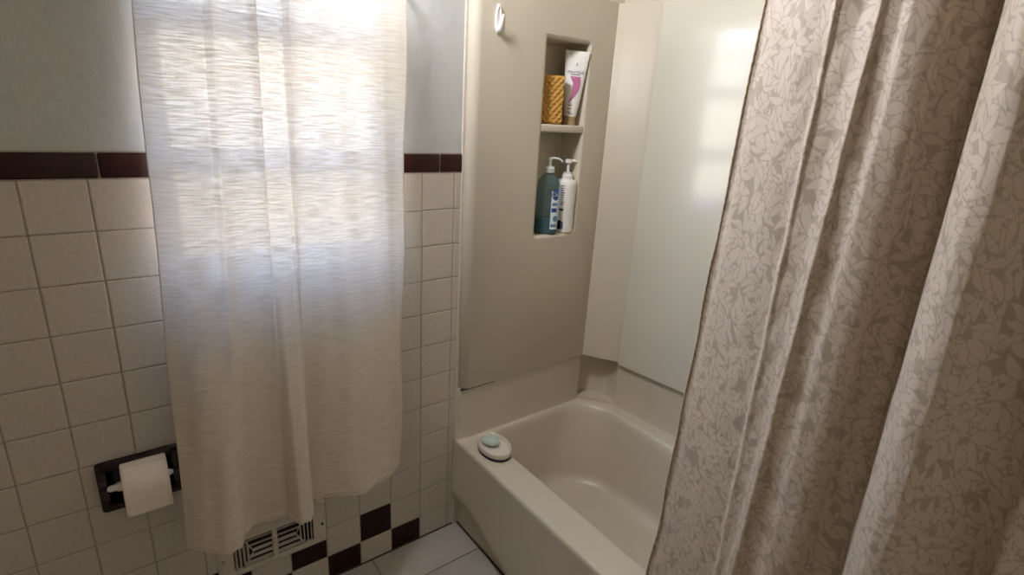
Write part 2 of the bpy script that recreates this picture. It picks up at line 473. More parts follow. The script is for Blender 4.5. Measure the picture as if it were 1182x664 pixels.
bm = bmesh.new()
tube(bm, [(.185, .004, 1.766), (.185, -.040, 1.766), (.200, -.052, 1.766), (.500, -.060, 1.766), (.800, -.068, 1.766), (.815, -.056, 1.766), (.815, .004, 1.766)], .005, 10)
obj('curtain_rod', bm, M['white_plastic'], cur)

# ------------------------------------------------------------------ bathtub
ZR = 0.370
tub = thing('bathtub', 'almond coloured bathtub along the right side with a curved apron', 'bathtub', (1.03, -0.76, 0))
def tpart(name, bm, m, smooth=35):
    o = obj(name, bm, m, tub, smooth); o.matrix_parent_inverse = Matrix.Translation((-1.03, 0.76, 0)); return o
TY0, TY1 = -1.535, -0.002
n = 10
bm = bmesh.new()
L = []
def outer(dx, z, r=.012): return rrect(1.006 + dx, 1.735, TY0, TY1, [r, r, r, r], z, n)
L.append(outer(0.003, ZR - .040)); L.append(outer(0.000, ZR - .020)); L.append(outer(.0008, ZR - .009)); L.append(outer(.0035, ZR - .003)); L.append(outer(.009, ZR))
def inner(d, z, r):
    xa, xb = 1.118 + d, 1.636 - d * .9
    return rrect(xa, xb, -1.44 + d * 1.2, -0.030 - d * .75, [min(q_, (xb - xa) * .49) for q_ in (r * 1.9, r, r, r * 1.5)], z, n)
L.append(inner(-.008, ZR, .075)); L.append(inner(.0, ZR - .003, .075)); L.append(inner(.008, ZR - .012, .078)); L.append(inner(.014, ZR - .03, .08))
for k in range(1, 8):
    f = k / 7
    L.append(inner(.014 + .036 * f, ZR - .03 - .215 * f, .08 + .03 * f))
for a in (20, 40, 60, 80):
    a = math.radians(a)
    L.append(inner(.050 + .062 * (1 - math.cos(a)), .125 - .062 * math.sin(a), .11))
L.append(inner(.17, .058, .10)); L.append(inner(.23, .057, .03))
loft(bm, L, True, False, True)
tpart('basin', bm, M['tub'], 50)
# apron: bulges out, its lower edge sweeps down to the floor away from the wall
bm = bmesh.new()
ys = np.linspace(TY1, TY0, 60)
def zlow(y):
    return float(interp(-y, [0, .05, .106, .184, .256, .307, .347, .5, 1.6], [.130, .138, .138, .116, .085, .067, .055, .045, .040]))
loops = []
for y in ys:
    zl = zlow(y); row = []
    row.append((1.034, y, zl - .004 if zl > .01 else zl)); row.append((1.012, y, zl - .003 if zl > .01 else zl)); row.append((1.003, y, zl + .001)); row.append((.999, y, zl + .008))
    for k in range(1, 9):
        f = k / 8
        row.append((.999 + .0075 * f, y, zl + .008 + (ZR - .040 - zl - .008) * f))
    row.append((1.0062, y, ZR - .022)); loops.append(row)
loft(bm, loops, False)
tpart('apron', bm, M['tub'], 50)
tpart('kick_panel', box((1.030, TY0, 0.0), (1.045, TY1, .14), .002, 1), M['tub'])
tpart('side_return', box((1.0105, -.0045, 0.0), (1.036, .002, .36), .001, 1), M['tub'])
tpart('base_caulk', box((1.024, TY0, 0.0), (1.032, TY1 - .004, .004), .001, 1), M['seam'])
# raised flange along the two walls with the small recessed corner shelf
path = [(1.012, -.002), (1.013, -.012), (1.018, -.019), (1.028, -.0225), (1.05, -.0235), (1.3, -.0235), (1.576, -.0235), (1.588, -.020), (1.592, -.006), (1.598, .010), (1.612, .016), (1.640, .006), (1.672, -.024), (1.690, -.050), (1.693, -.075), (1.688, -.125), (1.677, -.138), (1.676, -.150),
        (1.690, -.30), (1.705, -.45), (1.713, -.75), (1.716, -1.1), (1.717, TY0)]
bm = bmesh.new()
def off(p, d):
    q = []
    for i, a in enumerate(p):
        A = Vector(p[max(i - 1, 0)]); B = Vector(p[min(i + 1, len(p) - 1)])
        t = (B - A).normalized(); nn = Vector((-t.y, t.x))
        q.append((a[0] - nn.x * d, a[1] - nn.y * d))
    return q
rows = []
for d, z in [(.0035, ZR - .004), (.0015, ZR + .001), (.0, ZR + .006), (.0, .45), (.0, .53), (.0, .558), (-.004, .566), (-.016, .566)]:
    rows.append([(x, y, z) for x, y in off(path, d)])
loft(bm, rows, False)
tpart('wall_flange', bm, M['tub'], 40)
bm = bmesh.new()                              # floor of the corner shelf
vs = [bm.verts.new((x, y, ZR + .010)) for x, y in [(1.585, -.022), (1.592, .008), (1.612, .02), (1.66, 0), (1.70, -.05), (1.70, -.13), (1.678, -.145)]]
top = bm.faces.new(vs); r = bmesh.ops.extrude_face_region(bm, geom=[top])
for v in [e for e in r['geom'] if isinstance(e, bmesh.types.BMVert)]: v.co.z -= .012
tpart('corner_shelf', bm, M['tub'])

# ------------------------------------------------------------------ wall surround above the tub
sur = thing('tub_surround', 'almond plastic wall surround with a built in shelf niche above the bathtub', 'surround', (1.3, 0, .566))
def spart(name, bm, m, smooth=35):
    o = obj(name, bm, m, sur, smooth); o.matrix_parent_inverse = Matrix.Translation((-1.3, 0, -.566)); return o
ZS0, ZS1 = .5665, 1.838
NX0, NX1, NZ0, NZ1, NYB = 1.290, 1.470, 1.078, 1.700, 0.078
YF = -.030
bm = bmesh.new()
# face with a rounded hole, filled as one planar region
def rr2(x0, x1, z0, z1, r, y, n=6): return [(px, y, pz) for px, pz, _ in rrect(x0, x1, z0, z1, r, 0, n)]
FX0 = 1.046
outerL = [(FX0, YF, ZS0 + .004), (1.585, YF, ZS0 + .004), (1.585, YF, ZS1), (FX0, YF, ZS1)]
hole = rr2(NX0 - .013, NX1 + .007, NZ0 - .009, NZ1 + .011, [.008, .008, .022, .022], YF)
ov = [bm.verts.new(p) for p in outerL]; hv = [bm.verts.new(p) for p in hole]
es = [bm.edges.new((a, b)) for a, b in zip(ov, ov[1:] + ov[:1])] + [bm.edges.new((a, b)) for a, b in zip(hv, hv[1:] + hv[:1])]
bmesh.ops.triangle_fill(bm, edges=es, use_beauty=True)
# niche: rolled lip, side walls, back
def nl(d, y, r): return rr2(NX0 - d, NX1 + d * .6, NZ0 - d * .7, NZ1 + d * .85, r, y)
chain = [nl(.013, YF, [.008, .008, .022, .022]), nl(.006, YF + .002, [.008, .008, .020, .020]), nl(.001, YF + .007, [.007, .007, .018, .018]), nl(0, YF + .014, [.006, .006, .017, .017]),
         nl(0, NYB - .014, [.006, .006, .017, .017]), nl(-.004, NYB - .004, [.006, .006, .016, .016]), nl(-.014, NYB, [.006, .006, .012, .012])]
loft(bm, chain, True, False, True)
# front return: rounded edge back to the wall, bottom lip
prof = [(1.585, YF), (FX0, YF), (1.040, YF + .0006), (1.034, YF + .003), (1.028, YF + .007), (1.0225, YF + .014), (1.020, YF + .020), (1.0165, -.001)]
rows = [[(x, y, ZS0 + .004) for x, y in prof], [(x, y, ZS1) for x, y in prof]]
loft(bm, [r[1:] for r in rows], False)
low = [[(x, y, ZS0 + .004) for x, y in prof], [(x + .002, y + .0015, ZS0 + .001) for x, y in prof], [(x + .01, min(y + .012, 0), ZS0) for x, y in prof]]
loft(bm, low, False)
bmesh.ops.remove_doubles(bm, verts=bm.verts, dist=2e-5)
spart('end_panel', bm, M['acrylic'], 40)
spart('niche_shelf', box((NX0 - .004, YF + .001, 1.421), (NX1 + .004, NYB - .002, 1.446), .005, 3), M['acrylic'])
# joint under the front of the end panel
spart('panel_seam', box((1.016, YF + .002, .5645), (1.150, YF + .012, .568)), M['seam'])
# diagonal corner panel
bm = bmesh.new()
cp = [(1.5830, -.0295), (1.5850, -.0335), (1.5885, -.0375), (1.600, -.0560), (1.6500, -.1400), (1.6555, -.1490), (1.6585, -.1520)]
rows = []
for d, z in [(-.016, .5675), (-.004, .5665), (0, .5705), (0, 1.2), (0, ZS1 - .004), (-.003, ZS1), (-.02, ZS1)]:
    rows.append([(x, y, z) for x, y in off(cp, d)])
loft(bm, rows, False)
spart('corner_panel', bm, M['acrylic'], 40)
# long back panel, slightly bowed
bm = bmesh.new()
bp_ = [(1.664, -.1475), (1.6585, -.1500), (1.6550, -.1540), (1.6545, -.1600), (1.6620, -.235), (1.6710, -.32), (1.6785, -.385), (1.6845, -.45), (1.690, -.54), (1.694, -.65), (1.698, -.85), (1.699, -1.1), (1.700, TY0)]
rows = []
for d, z in [(-.016, .5600), (-.004, .5590), (0, .5630), (0, .9), (0, 1.3), (0, 1.7), (0, ZS1 - .004), (-.003, ZS1), (-.02, ZS1)]:
    rows.append([(x, y, z) for x, y in off(bp_, d)])
loft(bm, rows, False)
spart('back_panel', bm, M['gloss_acrylic'], 40)

# ------------------------------------------------------------------ adhesive hook
hook = thing('wall_hook', 'small white oval adhesive hook high on the end wall of the tub', 'hook', (1.0975, YF, 1.725))
def hpart(name, bm, m):
    return obj(name, bm, m, hook, 40)
bm = bmesh.new()
loops = []
for sc, y in [(1.0, 0), (1.0, -.004), (.96, -.006), (.86, -.0072), (.72, -.0066), (.62, -.0052), (.3, -.0050)]:
    loops.append([(.0105 * sc * math.cos(a) * (1 if math.sin(a) < 0 else .92), y, .0385 * (sc if sc > .7 else sc * 1.08) * math.sin(a)) for a in [2 * PI * i / 36 for i in range(36)]])
loft(bm, loops, True, True, True)
hpart('back_plate', bm, M['white_plastic'])
bm = bmesh.new()
tube(bm, [(0, -.004, -.026), (0, -.010, -.027), (0, -.016, -.021), (0, -.0205, -.010), (0, -.0245, .002), (0, -.0275, .010)], [.0095, .0088, .0066, .0048, .0036, .0022], 14)
hpart('hook_prong', bm, M['white_plastic'])

# ------------------------------------------------------------------ soap dish and soap
dish = thing('soap_dish', 'oval white soap dish on the corner of the bathtub rim', 'dish', (1.0830, -.140, ZR + .0006))
dish.rotation_euler = (0, 0, math.radians(-4))
bm = bmesh.new()
lathe(bm, [(.0, .0), (.94, .0), (1.0, .001), (1.0, .0075), (.96, .0082), (0, .0082)][1:5], 48, .0500, .0725)
o = obj('base_ring', bm, M['rubber'], dish, 40); o['label'] = 'dark rubber base'
bm = bmesh.new()
lathe(bm, [(.92, .0084), (.985, .011), (1.0, .020), (1.0, .0255), (.985, .0278), (.955, .0282), (.925, .0268), (.905, .0200), (.85, .0165), (.5, .0150), (.1, .0148)], 56, .0515, .0745)
obj('dish_bowl', bm, M['porcelain'], dish, 40)
bm = bmesh.new()
prof = []
for k in range(9):
    a = -PI / 2 + PI * k / 8
    prof.append((max(.02, math.cos(a) ** .7 if math.cos(a) > 0 else .02), .0115 * math.sin(a)))
lathe(bm, prof, 36, .0255, .0350)
soap = obj('soap_bar', bm, M['soap'], None, 60)
soap.location = (1.0805, -.119, ZR + .0292); soap.rotation_euler = (math.radians(-4), 0, math.radians(20))
tag(soap, 'pale green oval soap bar lying in the white dish', 'soap')

# ------------------------------------------------------------------ things in the niche
# amber sponge
bm = bmesh.new()
NXs, NZs = 34, 54
W_, H_, D_ = .086, .150, .032
def waffle(x, z): return .0060 * (abs(math.sin(PI * x / .0200 + PI * z / .0220)) * abs(math.sin(PI * x / .0200 - PI * z / .0220)))
grid = {}
for side in (0, 1):
    for i in range(NXs + 1):
        for j in range(NZs + 1):
            x = -W_ / 2 + W_ * i / NXs; z = H_ * j / NZs
            edge = min(i, NXs - i, j * .8, (NZs - j) * .8)
            rnd = .006 * (1 - min(edge / 2.2, 1)) ** 2
            y = (-D_ / 2 + rnd - waffle(x, z) * min(edge / 1.5, 1)) if side == 0 else (D_ / 2 - rnd)
            grid[side, i, j] = bm.verts.new((x + .0012 * math.sin(z * 90), y, z))
for side in (0, 1):
    for i in range(NXs):
        for j in range(NZs):
            f = [grid[side, i, j], grid[side, i + 1, j], grid[side, i + 1, j + 1], grid[side, i, j + 1]]
            bm.faces.new(f if side == 0 else f[::-1])
for i in range(NXs):
    bm.faces.new([grid[0, i, 0], grid[1, i, 0], grid[1, i + 1, 0], grid[0, i + 1, 0]]); bm.faces.new([grid[0, i, NZs], grid[0, i + 1, NZs], grid[1, i + 1, NZs], grid[1, i, NZs]])
for j in range(NZs):
    bm.faces.new([grid[0, 0, j], grid[0, 0, j + 1], grid[1, 0, j + 1], grid[1, 0, j]]); bm.faces.new([grid[0, NXs, j], grid[1, NXs, j], grid[1, NXs, j + 1], grid[0, NXs, j + 1]])
sp = obj('bath_sponge', bm, M['sponge'], None, 60)
sp.location = (1.3410, .004, 1.4465); sp.rotation_euler = (0, 0, math.radians(-24))
tag(sp, 'amber waffle textured bath sponge standing on the niche shelf', 'sponge')

# conditioner tube standing on its cap
TX, TYY, TZ = 1.4335, .004, 1.4462
tb = thing('conditioner_tube', 'white squeeze tube with a pink swoosh standing on its tan cap', 'tube', (TX, TYY, TZ))
tb.rotation_euler = (math.radians(2), math.radians(2.5), math.radians(-38))      # local -y faces the camera side
bm = bmesh.new()
lathe(bm, [(.0195, 0), (.0205, .001), (.0205, .012), (.0195, .013), (.0202, .014), (.0202, .027), (.0190, .0285)], 32)
obj('cap', bm, M['gold_cap'], tb, 35)
H0, H1 = .0287, .232
def tube_half(z):
    f = (z - H0) / (H1 - H0)
    return .0205 + (.0405 - .0205) * f ** .8, .0190 * (1 - f) ** .55 + .0011
bm = bmesh.new()
loops = []
for k in range(26):
    z = H0 + (H1 - H0) * k / 25
    a_, b_ = tube_half(z)
    loops.append([(a_ * math.cos(2 * PI * i / 40), b_ * math.sin(2 * PI * i / 40), z) for i in range(40)])
loft(bm, loops, True, True, True)
obj('tube_body', bm, M['tube_white'], tb, 50)
def on_tube(bm, eps=.0006):
    for v in bm.verts:
        x, z = v.co.x, v.co.z
        a_, b_ = tube_half(min(max(z, H0), H1))
        v.co.y = -b_ * math.sqrt(max(.02, 1 - (x / a_) ** 2)) - eps
    return bm
def strip(pts_l, pts_r, nx=5):
    bm = bmesh.new()
    rows = [[(l[0] + (r[0] - l[0]) * i / nx, 0, l[1] + (r[1] - l[1]) * i / nx) for i in range(nx + 1)] for l, r in zip(pts_l, pts_r)]
    loft(bm, rows, False); return bm
bm = text_bm('PANTENE', .0125)
for v in bm.verts: v.co = Vector((v.co.x * 1.0 + .002, 0, v.co.y + .166))
obj('brand_lettering', on_tube(bm), M['ink'], tb, 0)
zz_ = np.linspace(.154, .070, 16)
lx = interp(np.linspace(0, 1, 16), [0, .3, .6, 1], [-.016, -.004, -.004, -.012]); rx = interp(np.linspace(0, 1, 16), [0, .25, .6, 1], [.018, .021, .014, -.011])
obj('pink_swoosh', on_tube(strip(list(zip(lx, zz_)), list(zip(rx, zz_)))), M['pink'], tb)
for z, a, b in [(.158, -.015, .016), (.063, -.014, .002), (.052, -.014, .000), (.041, -.014, -.002), (.036, -.008, .006)]:
    bm = bmesh.new(); loft(bm, [[(a + (b - a) * i / 6, 0, z), (a + (b - a) * i / 6, 0, z + .0022)] for i in range(7)], False)
    obj('small_print', on_tube(bm), M['ink'], tb)
bm = bmesh.new(); tube(bm, [(0, 0, .186), (.003, 0, .190), (.002, 0, .196)], [.0012, .0016, .0008], 6)
obj('emblem', on_tube(bm), M['ink'], tb)

# blue hand soap pump bottle
bl = thing('soap_bottle', 'clear pump bottle with blue liquid soap in the lower niche', 'bottle', (1.3625, .002, NZ0 + .001))
BR = math.radians(-36)
def sq(r, z, sx, sy, p=2.6, n=48, c=(0, 0)):
    out = []
    for i in range(n):
        a = 2 * PI * i / n
        ca, sa = math.cos(a), math.sin(a)
        x = r * sx * math.copysign(abs(ca) ** (2 / p), ca); y = r * sy * math.copysign(abs(sa) ** (2 / p), sa)
        out.append((c[0] + x * math.cos(BR) - y * math.sin(BR), c[1] + x * math.sin(BR) + y * math.cos(BR), z))
    return out
bprof = [(.93, 0), (.985, .003), (1.0, .010), (1.0, .060), (.97, .11), (.955, .15), (.93, .175), (.80, .190), (.55, .200), (.40, .205), (.38, .210)]
bm = bmesh.new(); loft(bm, [sq(r, z, .040, .026) for r, z in bprof], True, True, True)
obj('bottle_body', bm, M['bottle_blue'], bl, 50)
bm = bmesh.new(); loft(bm, [sq(r - .035, z + .0015, .040, .026) for r, z in [(.93, 0), (.985, .003), (1.0, .010), (1.0, .052)]], True, True, True)
o = obj('liquid_soap', bm, M['liquid'], bl, 50); o['label'] = 'blue liquid soap'
# label patch bent on the body; f 0..1 along the front facing side
def patch(f0, f1, z0, z1, eps, shape='rect', m=None, name='label_patch'):
    bm = bmesh.new(); nx, nz = 10, 14
    rows = []
    for j in range(nz + 1):
        v = j / nz; z = z0 + (z1 - z0) * v
        rs = float(interp(z, [p[1] for p in bprof], [p[0] for p in bprof]))
        row = []
        for i in range(nx + 1):
            w = i / nx
            if shape == 'oval':
                hw = math.sqrt(max(.0004, 1 - (2 * v - 1) ** 2)) / 2; w = .5 + (w - .5) * 2 * hw
            f = f0 + (f1 - f0) * w
            ring = sq(rs, z, .040 + eps, .026 + eps, n=360)
            row.append(ring[int(round(f * 360)) % 360])
        rows.append(row)
    loft(bm, rows, False)
    return obj(name, bm, m, bl, 50)
# the ring index runs ccw from +x: the room faces -y, i.e. about .62 - 1.0
patch(.782, .930, .018, .150, .0005, 'rect', M['label_white'], 'front_label')
patch(.787, .922, .118, .158, .0011, 'oval', M['label_blue'], 'logo_oval')
bm = text_bm('Dial', .022)
zc = .138
ring = sq(float(interp(zc, [p[1] for p in bprof], [p[0] for p in bprof])), zc, .0415, .0275, n=720)
for v in bm.verts:
    f = .8545 + v.co.x / .30; k = ring[int(f * 720) % 720]
    v.co = Vector((k[0], k[1], zc + v.co.y))
obj('logo_lettering', bm, M['label_white'], bl, 0)
patch(.797, .897, .100, .110, .0011, 'rect', M['label_mid'], 'label_print'); patch(.792, .887, .078, .092, .0011, 'rect', M['label_blue'], 'label_print')
patch(.817, .917, .045, .066, .0011, 'oval', M['label_mid'], 'label_print'); patch(.792, .897, .026, .036, .0011, 'rect', M['label_mid'], 'label_print')
bm = bmesh.new(); lathe(bm, [(.0165, .2095), (.0172, .211), (.0172, .226), (.015, .229), (.0075, .2305), (.006, .233)], 28)
obj('pump_collar', bm, M['pump_clear'], bl, 35)
bm = bmesh.new(); lathe(bm, [(.0045, .232), (.0045, .250), (.0062, .251), (.0062, .258), (.0045, .260)], 20)
tube(bm, [(0, 0, .256), (.012, -.009, .258), (.024, -.019, .256), (.031, -.025, .250), (.0325, -.0265, .246)], [.0042, .0038, .0034, .0030, .0026], 12)
obj('pump_nozzle', bm, M['pump_clear'], bl, 40)

# white lotion pump bottle
wb = thing('lotion_bottle', 'white pump bottle beside the blue soap in the lower niche', 'bottle', (1.4445, -.001, NZ0 + .001))
bm = bmesh.new()
wprof = [(.0300, 0), (.0325, .002), (.0328, .010), (.0325, .050), (.0332, .110), (.0338, .165), (.0330, .178), (.0300, .184), (.0190, .186)]
lathe(bm, wprof, 40, c=(0, 0, 0)); obj('bottle_body', bm, M['white_plastic'], wb, 40)
bm = bmesh.new(); lathe(bm, [(.0185, .186), (.0190, .1875), (.0190, .200), (.0160, .202), (.0150, .2085), (.0065, .210), (.0050, .212)], 28)
obj('pump_collar', bm, M['white_plastic'], wb, 35)
bm = bmesh.new(); lathe(bm, [(.0048, .210), (.0048, .238), (.0100, .240), (.0132, .243), (.0132, .252), (.0100, .254)], 22)
tube(bm, [(.006, -.004, .249), (.016, -.011, .2495), (.022, -.0155, .248), (.0235, -.0165, .245)], [.0046, .0040, .0034, .003], 12)
obj('pump_nozzle', bm, M['white_plastic'], wb, 35)
def wpatch(a0, a1, z0, z1, m, name):
    bm = bmesh.new(); rows = []
    for z in np.linspace(z0, z1, 6):
        r = float(interp(z, [p[1] for p in wprof[:7]], [p[0] for p in wprof[:7]])) + .0005
        rows.append([(r * math.cos(a), r * math.sin(a), z) for a in np.linspace(math.radians(a0), math.radians(a1), 9)])
    loft(bm, rows, False); return obj(name, bm, m, wb, 50)
for q, (a0, a1, z) in enumerate([(-166, -142, .163), (-164, -139, .155), (-166, -146, .147), (-165, -138, .139), (-166, -144, .131), (-164, -141, .123), (-166, -148, .115), (-165, -140, .107), (-166, -146, .099)]):
    wpatch(a0, a1, z, z + .0035, M['pink'] if q == 1 else M['purple_ink'], 'label_print')
wpatch(-168, -140, .078, .086, M['ink'], 'label_print')
wpatch(-172, -150, .012, .044, M['dark'], 'label_print'); wpatch(-149, -136, .014, .040, M['purple_ink'], 'label_print')

# ------------------------------------------------------------------ recessed paper holder and roll
HX0, HX1, HZ0, HZ1 = .0265, .1950, .5065, .6410
hold = thing('toilet_paper_holder', 'dark brown glazed ceramic recessed paper holder in the tiled wall', 'paper holder', ((HX0 + HX1) / 2, 0, HZ0))
def hop(name, bm, m, smooth=35):
    o = obj(name, bm, m, hold, smooth); o.matrix_parent_inverse = Matrix.Translation((-(HX0 + HX1) / 2, 0, -HZ0)); return o
bm = bmesh.new()
def hl(d, y, r): return rr2(HX0 + d, HX1 - d, HZ0 + d, HZ1 - d, r, y, 5)
loft(bm, [hl(0, -.0005, .008), hl(0, -.006, .008), hl(.002, -.010, .008), hl(.006, -.012, .007), hl(.016, -.0115, .006), hl(.0200, -.006, .006), hl(.0205, .012, .006), hl(.022, .045, .008), hl(.028, .052, .01)], True, False, True)
add_box(bm, (HX0 + .014, -.021, HZ1 - .019), (HX1 - .014, -.008, HZ1 + .0015), .005, 4)      # stepped head rail
hop('recessed_frame', bm, M['brown_ceramic'], 40)
for sx in (0, 1):
    xa = HX0 + .001 if sx == 0 else HX1 - .020
    bm = bmesh.new()
    prof = [(-.008, HZ0 + .020), (-.030, HZ0 + .052), (-.052, HZ0 + .075), (-.060, HZ0 + .086), (-.058, HZ0 + .096), (-.046, HZ0 + .104), (-.020, HZ0 + .118), (-.008, HZ0 + .124)]
    prof = [(y * .62, z) for y, z in prof]
    loft(bm, [[(xa + .002, y, z) for y, z in prof], [(xa + .006, y * 1.03, z) for y, z in prof], [(xa + .013, y * 1.03, z) for y, z in prof], [(xa + .0175, y, z) for y, z in prof]], True, True, True)
    hop('side_post', bm, M['brown_ceramic'], 40)
RC = ((HX0 + HX1) / 2 + .008, -.034, HZ0 + .0795)
bm = bmesh.new()
def xcyl(bm, prof, n=28):
    loft(bm, [[(x, RC[1] + r * math.cos(2 * PI * i / n), RC[2] + r * math.sin(2 * PI * i / n)) for i in range(n)] for x, r in prof], True, True, True)
xcyl(bm, [(HX0 + .0175, .004), (HX0 + .022, .0072), (HX0 + .034, .0082), (HX0 + .040, .0115), (HX1 - .040, .0115), (HX1 - .034, .0082), (HX1 - .024, .0072), (HX1 - .0185, .004)])
o = hop('roller_spindle', bm, M['white_plastic']); o['label'] = 'white plastic roller'
roll = thing('toilet_paper_roll', 'white toilet paper roll hanging in the brown holder', 'toilet paper', RC)
XA, XB, RO = -.0455, .0465, .0515
bm = bmesh.new()
loft(bm, [[(x, r * math.cos(2 * PI * i / 56), r * math.sin(2 * PI * i / 56)) for i in range(56)] for x, r in
          [(XA, .021), (XA, RO - .003), (XA + .0015, RO - .0008), (XA + .004, RO), (XB - .004, RO), (XB - .0015, RO - .0008), (XB, RO - .003), (XB, .021), (XA, .021)]], True)
obj('paper_roll', bm, M['paper'], roll, 40)
bm = bmesh.new()
loft(bm, [[(x, r * math.cos(2 * PI * i / 40), r * math.sin(2 * PI * i / 40)) for i in range(40)] for x, r in [(XA + .0005, .0195), (XA + .0005, .0209), (XB - .0005, .0209), (XB - .0005, .0195), (XA + .0005, .0195)]], True)
obj('cardboard_core', bm, M['card'], roll, 40)
bm = bmesh.new()                              # loose sheet over the front
rows = []
for k in range(22):
    if k < 13:
        a = math.radians(100 + 80 * k / 12); y, z = (RO + .0007) * math.cos(a), (RO + .0007) * math.sin(a)
    else:
        y, z = -(RO + .0007) - .0008 * math.sin((k - 12) * .5), -.058 * (k - 12) / 9
    rows.append([(x, y + .0006 * math.sin(x * 140 + k), z) for x in np.linspace(XA + .0003, XB - .0003, 12)])
loft(bm, rows, False)
o = obj('loose_sheet', bm, M['paper'], roll, 60)
sm = o.modifiers.new('thickness', 'SOLIDIFY'); sm.thickness = .0005

# ------------------------------------------------------------------ wall register
vx0, vx1, vz0, vz1 = VENT
vent = thing('wall_register', 'painted metal air register low on the tiled wall under the curtain', 'vent', ((vx0 + vx1) / 2, 0, vz0))
def vp(name, bm, m, smooth=35):
    o = obj(name, bm, m, vent, smooth); o.matrix_parent_inverse = Matrix.Translation((-(vx0 + vx1) / 2, 0, -vz0)); return o
ax0, ax1, az0, az1 = vx0 + .040, vx1 - .040, vz0 + .026, vz1 - .034     # grille opening
bm = bmesh.new()
def vl(x0, x1, z0, z1, r, y): return rr2(x0, x1, z0, z1, r, y, 3)
loft(bm, [vl(vx0, vx1, vz0, vz1, .003, -.0008), vl(vx0, vx1, vz0, vz1, .003, -.0035), vl(vx0 + .004, vx1 - .004, vz0 + .004, vz1 - .004, .003, -.009),
          vl(vx0 + .012, vx1 - .012, vz0 + .010, vz1 - .010, .003, -.0125), vl(ax0, ax1, az0, az1, .002, -.0125), vl(ax0, ax1, az0, az1, .002, -.003)], True)
vp('face_plate', bm, M['vent_paint'])
vp('top_lip', box((vx0 + .002, -.0185, vz1 - .0035), (vx1 - .002, -.001, vz1 + .0005), .0012, 2), M['vent_paint'])
vp('duct_shade_plate', box((ax0 - .004, -.0026, az0 - .004), (ax1 + .004, -.0008, az1 + .004)), M['dark'])  # near-black plate standing in for the shade inside the duct
xm, zm = (ax0 + ax1) / 2, (az0 + az1) / 2
for k in range(4):                            # vertical louvres at both ends
    for s in (-1, 1):
        x = (ax0 + .006 + k * .0105) if s < 0 else (ax1 - .006 - k * .0105)
        cut = max(0.0, (k - 1.2) * .013)
        bm = box((-.0011, -.0125, az0 + cut * .6), (.0011, -.004, az1 - cut * .6))
        bmesh.ops.rotate(bm, verts=bm.verts, cent=(0, -.008, 0), matrix=Matrix.Rotation(s * -.5, 3, 'Z'))
        bmesh.ops.translate(bm, verts=bm.verts, vec=(x, 0, 0))
        vp('vertical_louvre', bm, M['vent_paint'])
for k in range(5):                            # horizontal louvres in the middle, shorter at the middle rows
    z = az0 + .008 + k * (az1 - az0 - .016) / 4
    inx = .030 + .022 * (1 - abs(k - 2) / 2)
    bm = box((ax0 + inx, -.0125, -.0012), (ax1 - inx, -.004, .0012))
    bmesh.ops.rotate(bm, verts=bm.verts, cent=(0, -.008, 0), matrix=Matrix.Rotation(.55 if k < 3 else -.25, 3, 'X'))
    bmesh.ops.translate(bm, verts=bm.verts, vec=(0, 0, z))
    vp('horizontal_louvre', bm, M['vent_paint'])
for s in (-1, 1):
    xe = ax0 if s < 0 else ax1
    bm = bmesh.new()                          # the V bars between the two sets
    tube(bm, [(xe - s * .030, -.0118, az1 - .002), (xe - s * .052, -.0118, zm), (xe - s * .030, -.0118, az0 + .002)], .0016, 8)
    vp('mitre_bar', bm, M['vent_paint'])
vp('centre_bar', box((xm - .007, -.0135, az0), (xm + .007, -.004, az1), .0012, 1), M['vent_paint'])
bm = bmesh.new(); add_box(bm, (xm - .0035, -.020, zm + .002), (xm + .0035, -.012, zm + .018), .0012, 2); add_box(bm, (xm - .007, -.022, zm - .001), (xm + .007, -.017, zm + .006), .0015, 2)
vp('damper_lever', bm, M['vent_paint'])
for x, m_ in ((vx0 + .014, M['steel']), (vx1 - .014, M['dark'])):
    bm = bmesh.new(); loft(bm, [[(x + r * math.cos(2 * PI * i / 18), y, zm + r * math.sin(2 * PI * i / 18)) for i in range(18)] for r, y in [(.0045, -.0115), (.0045, -.0132), (.0032, -.0146), (.001, -.0150)]], True, True, True)
    vp('screw', bm, m_)

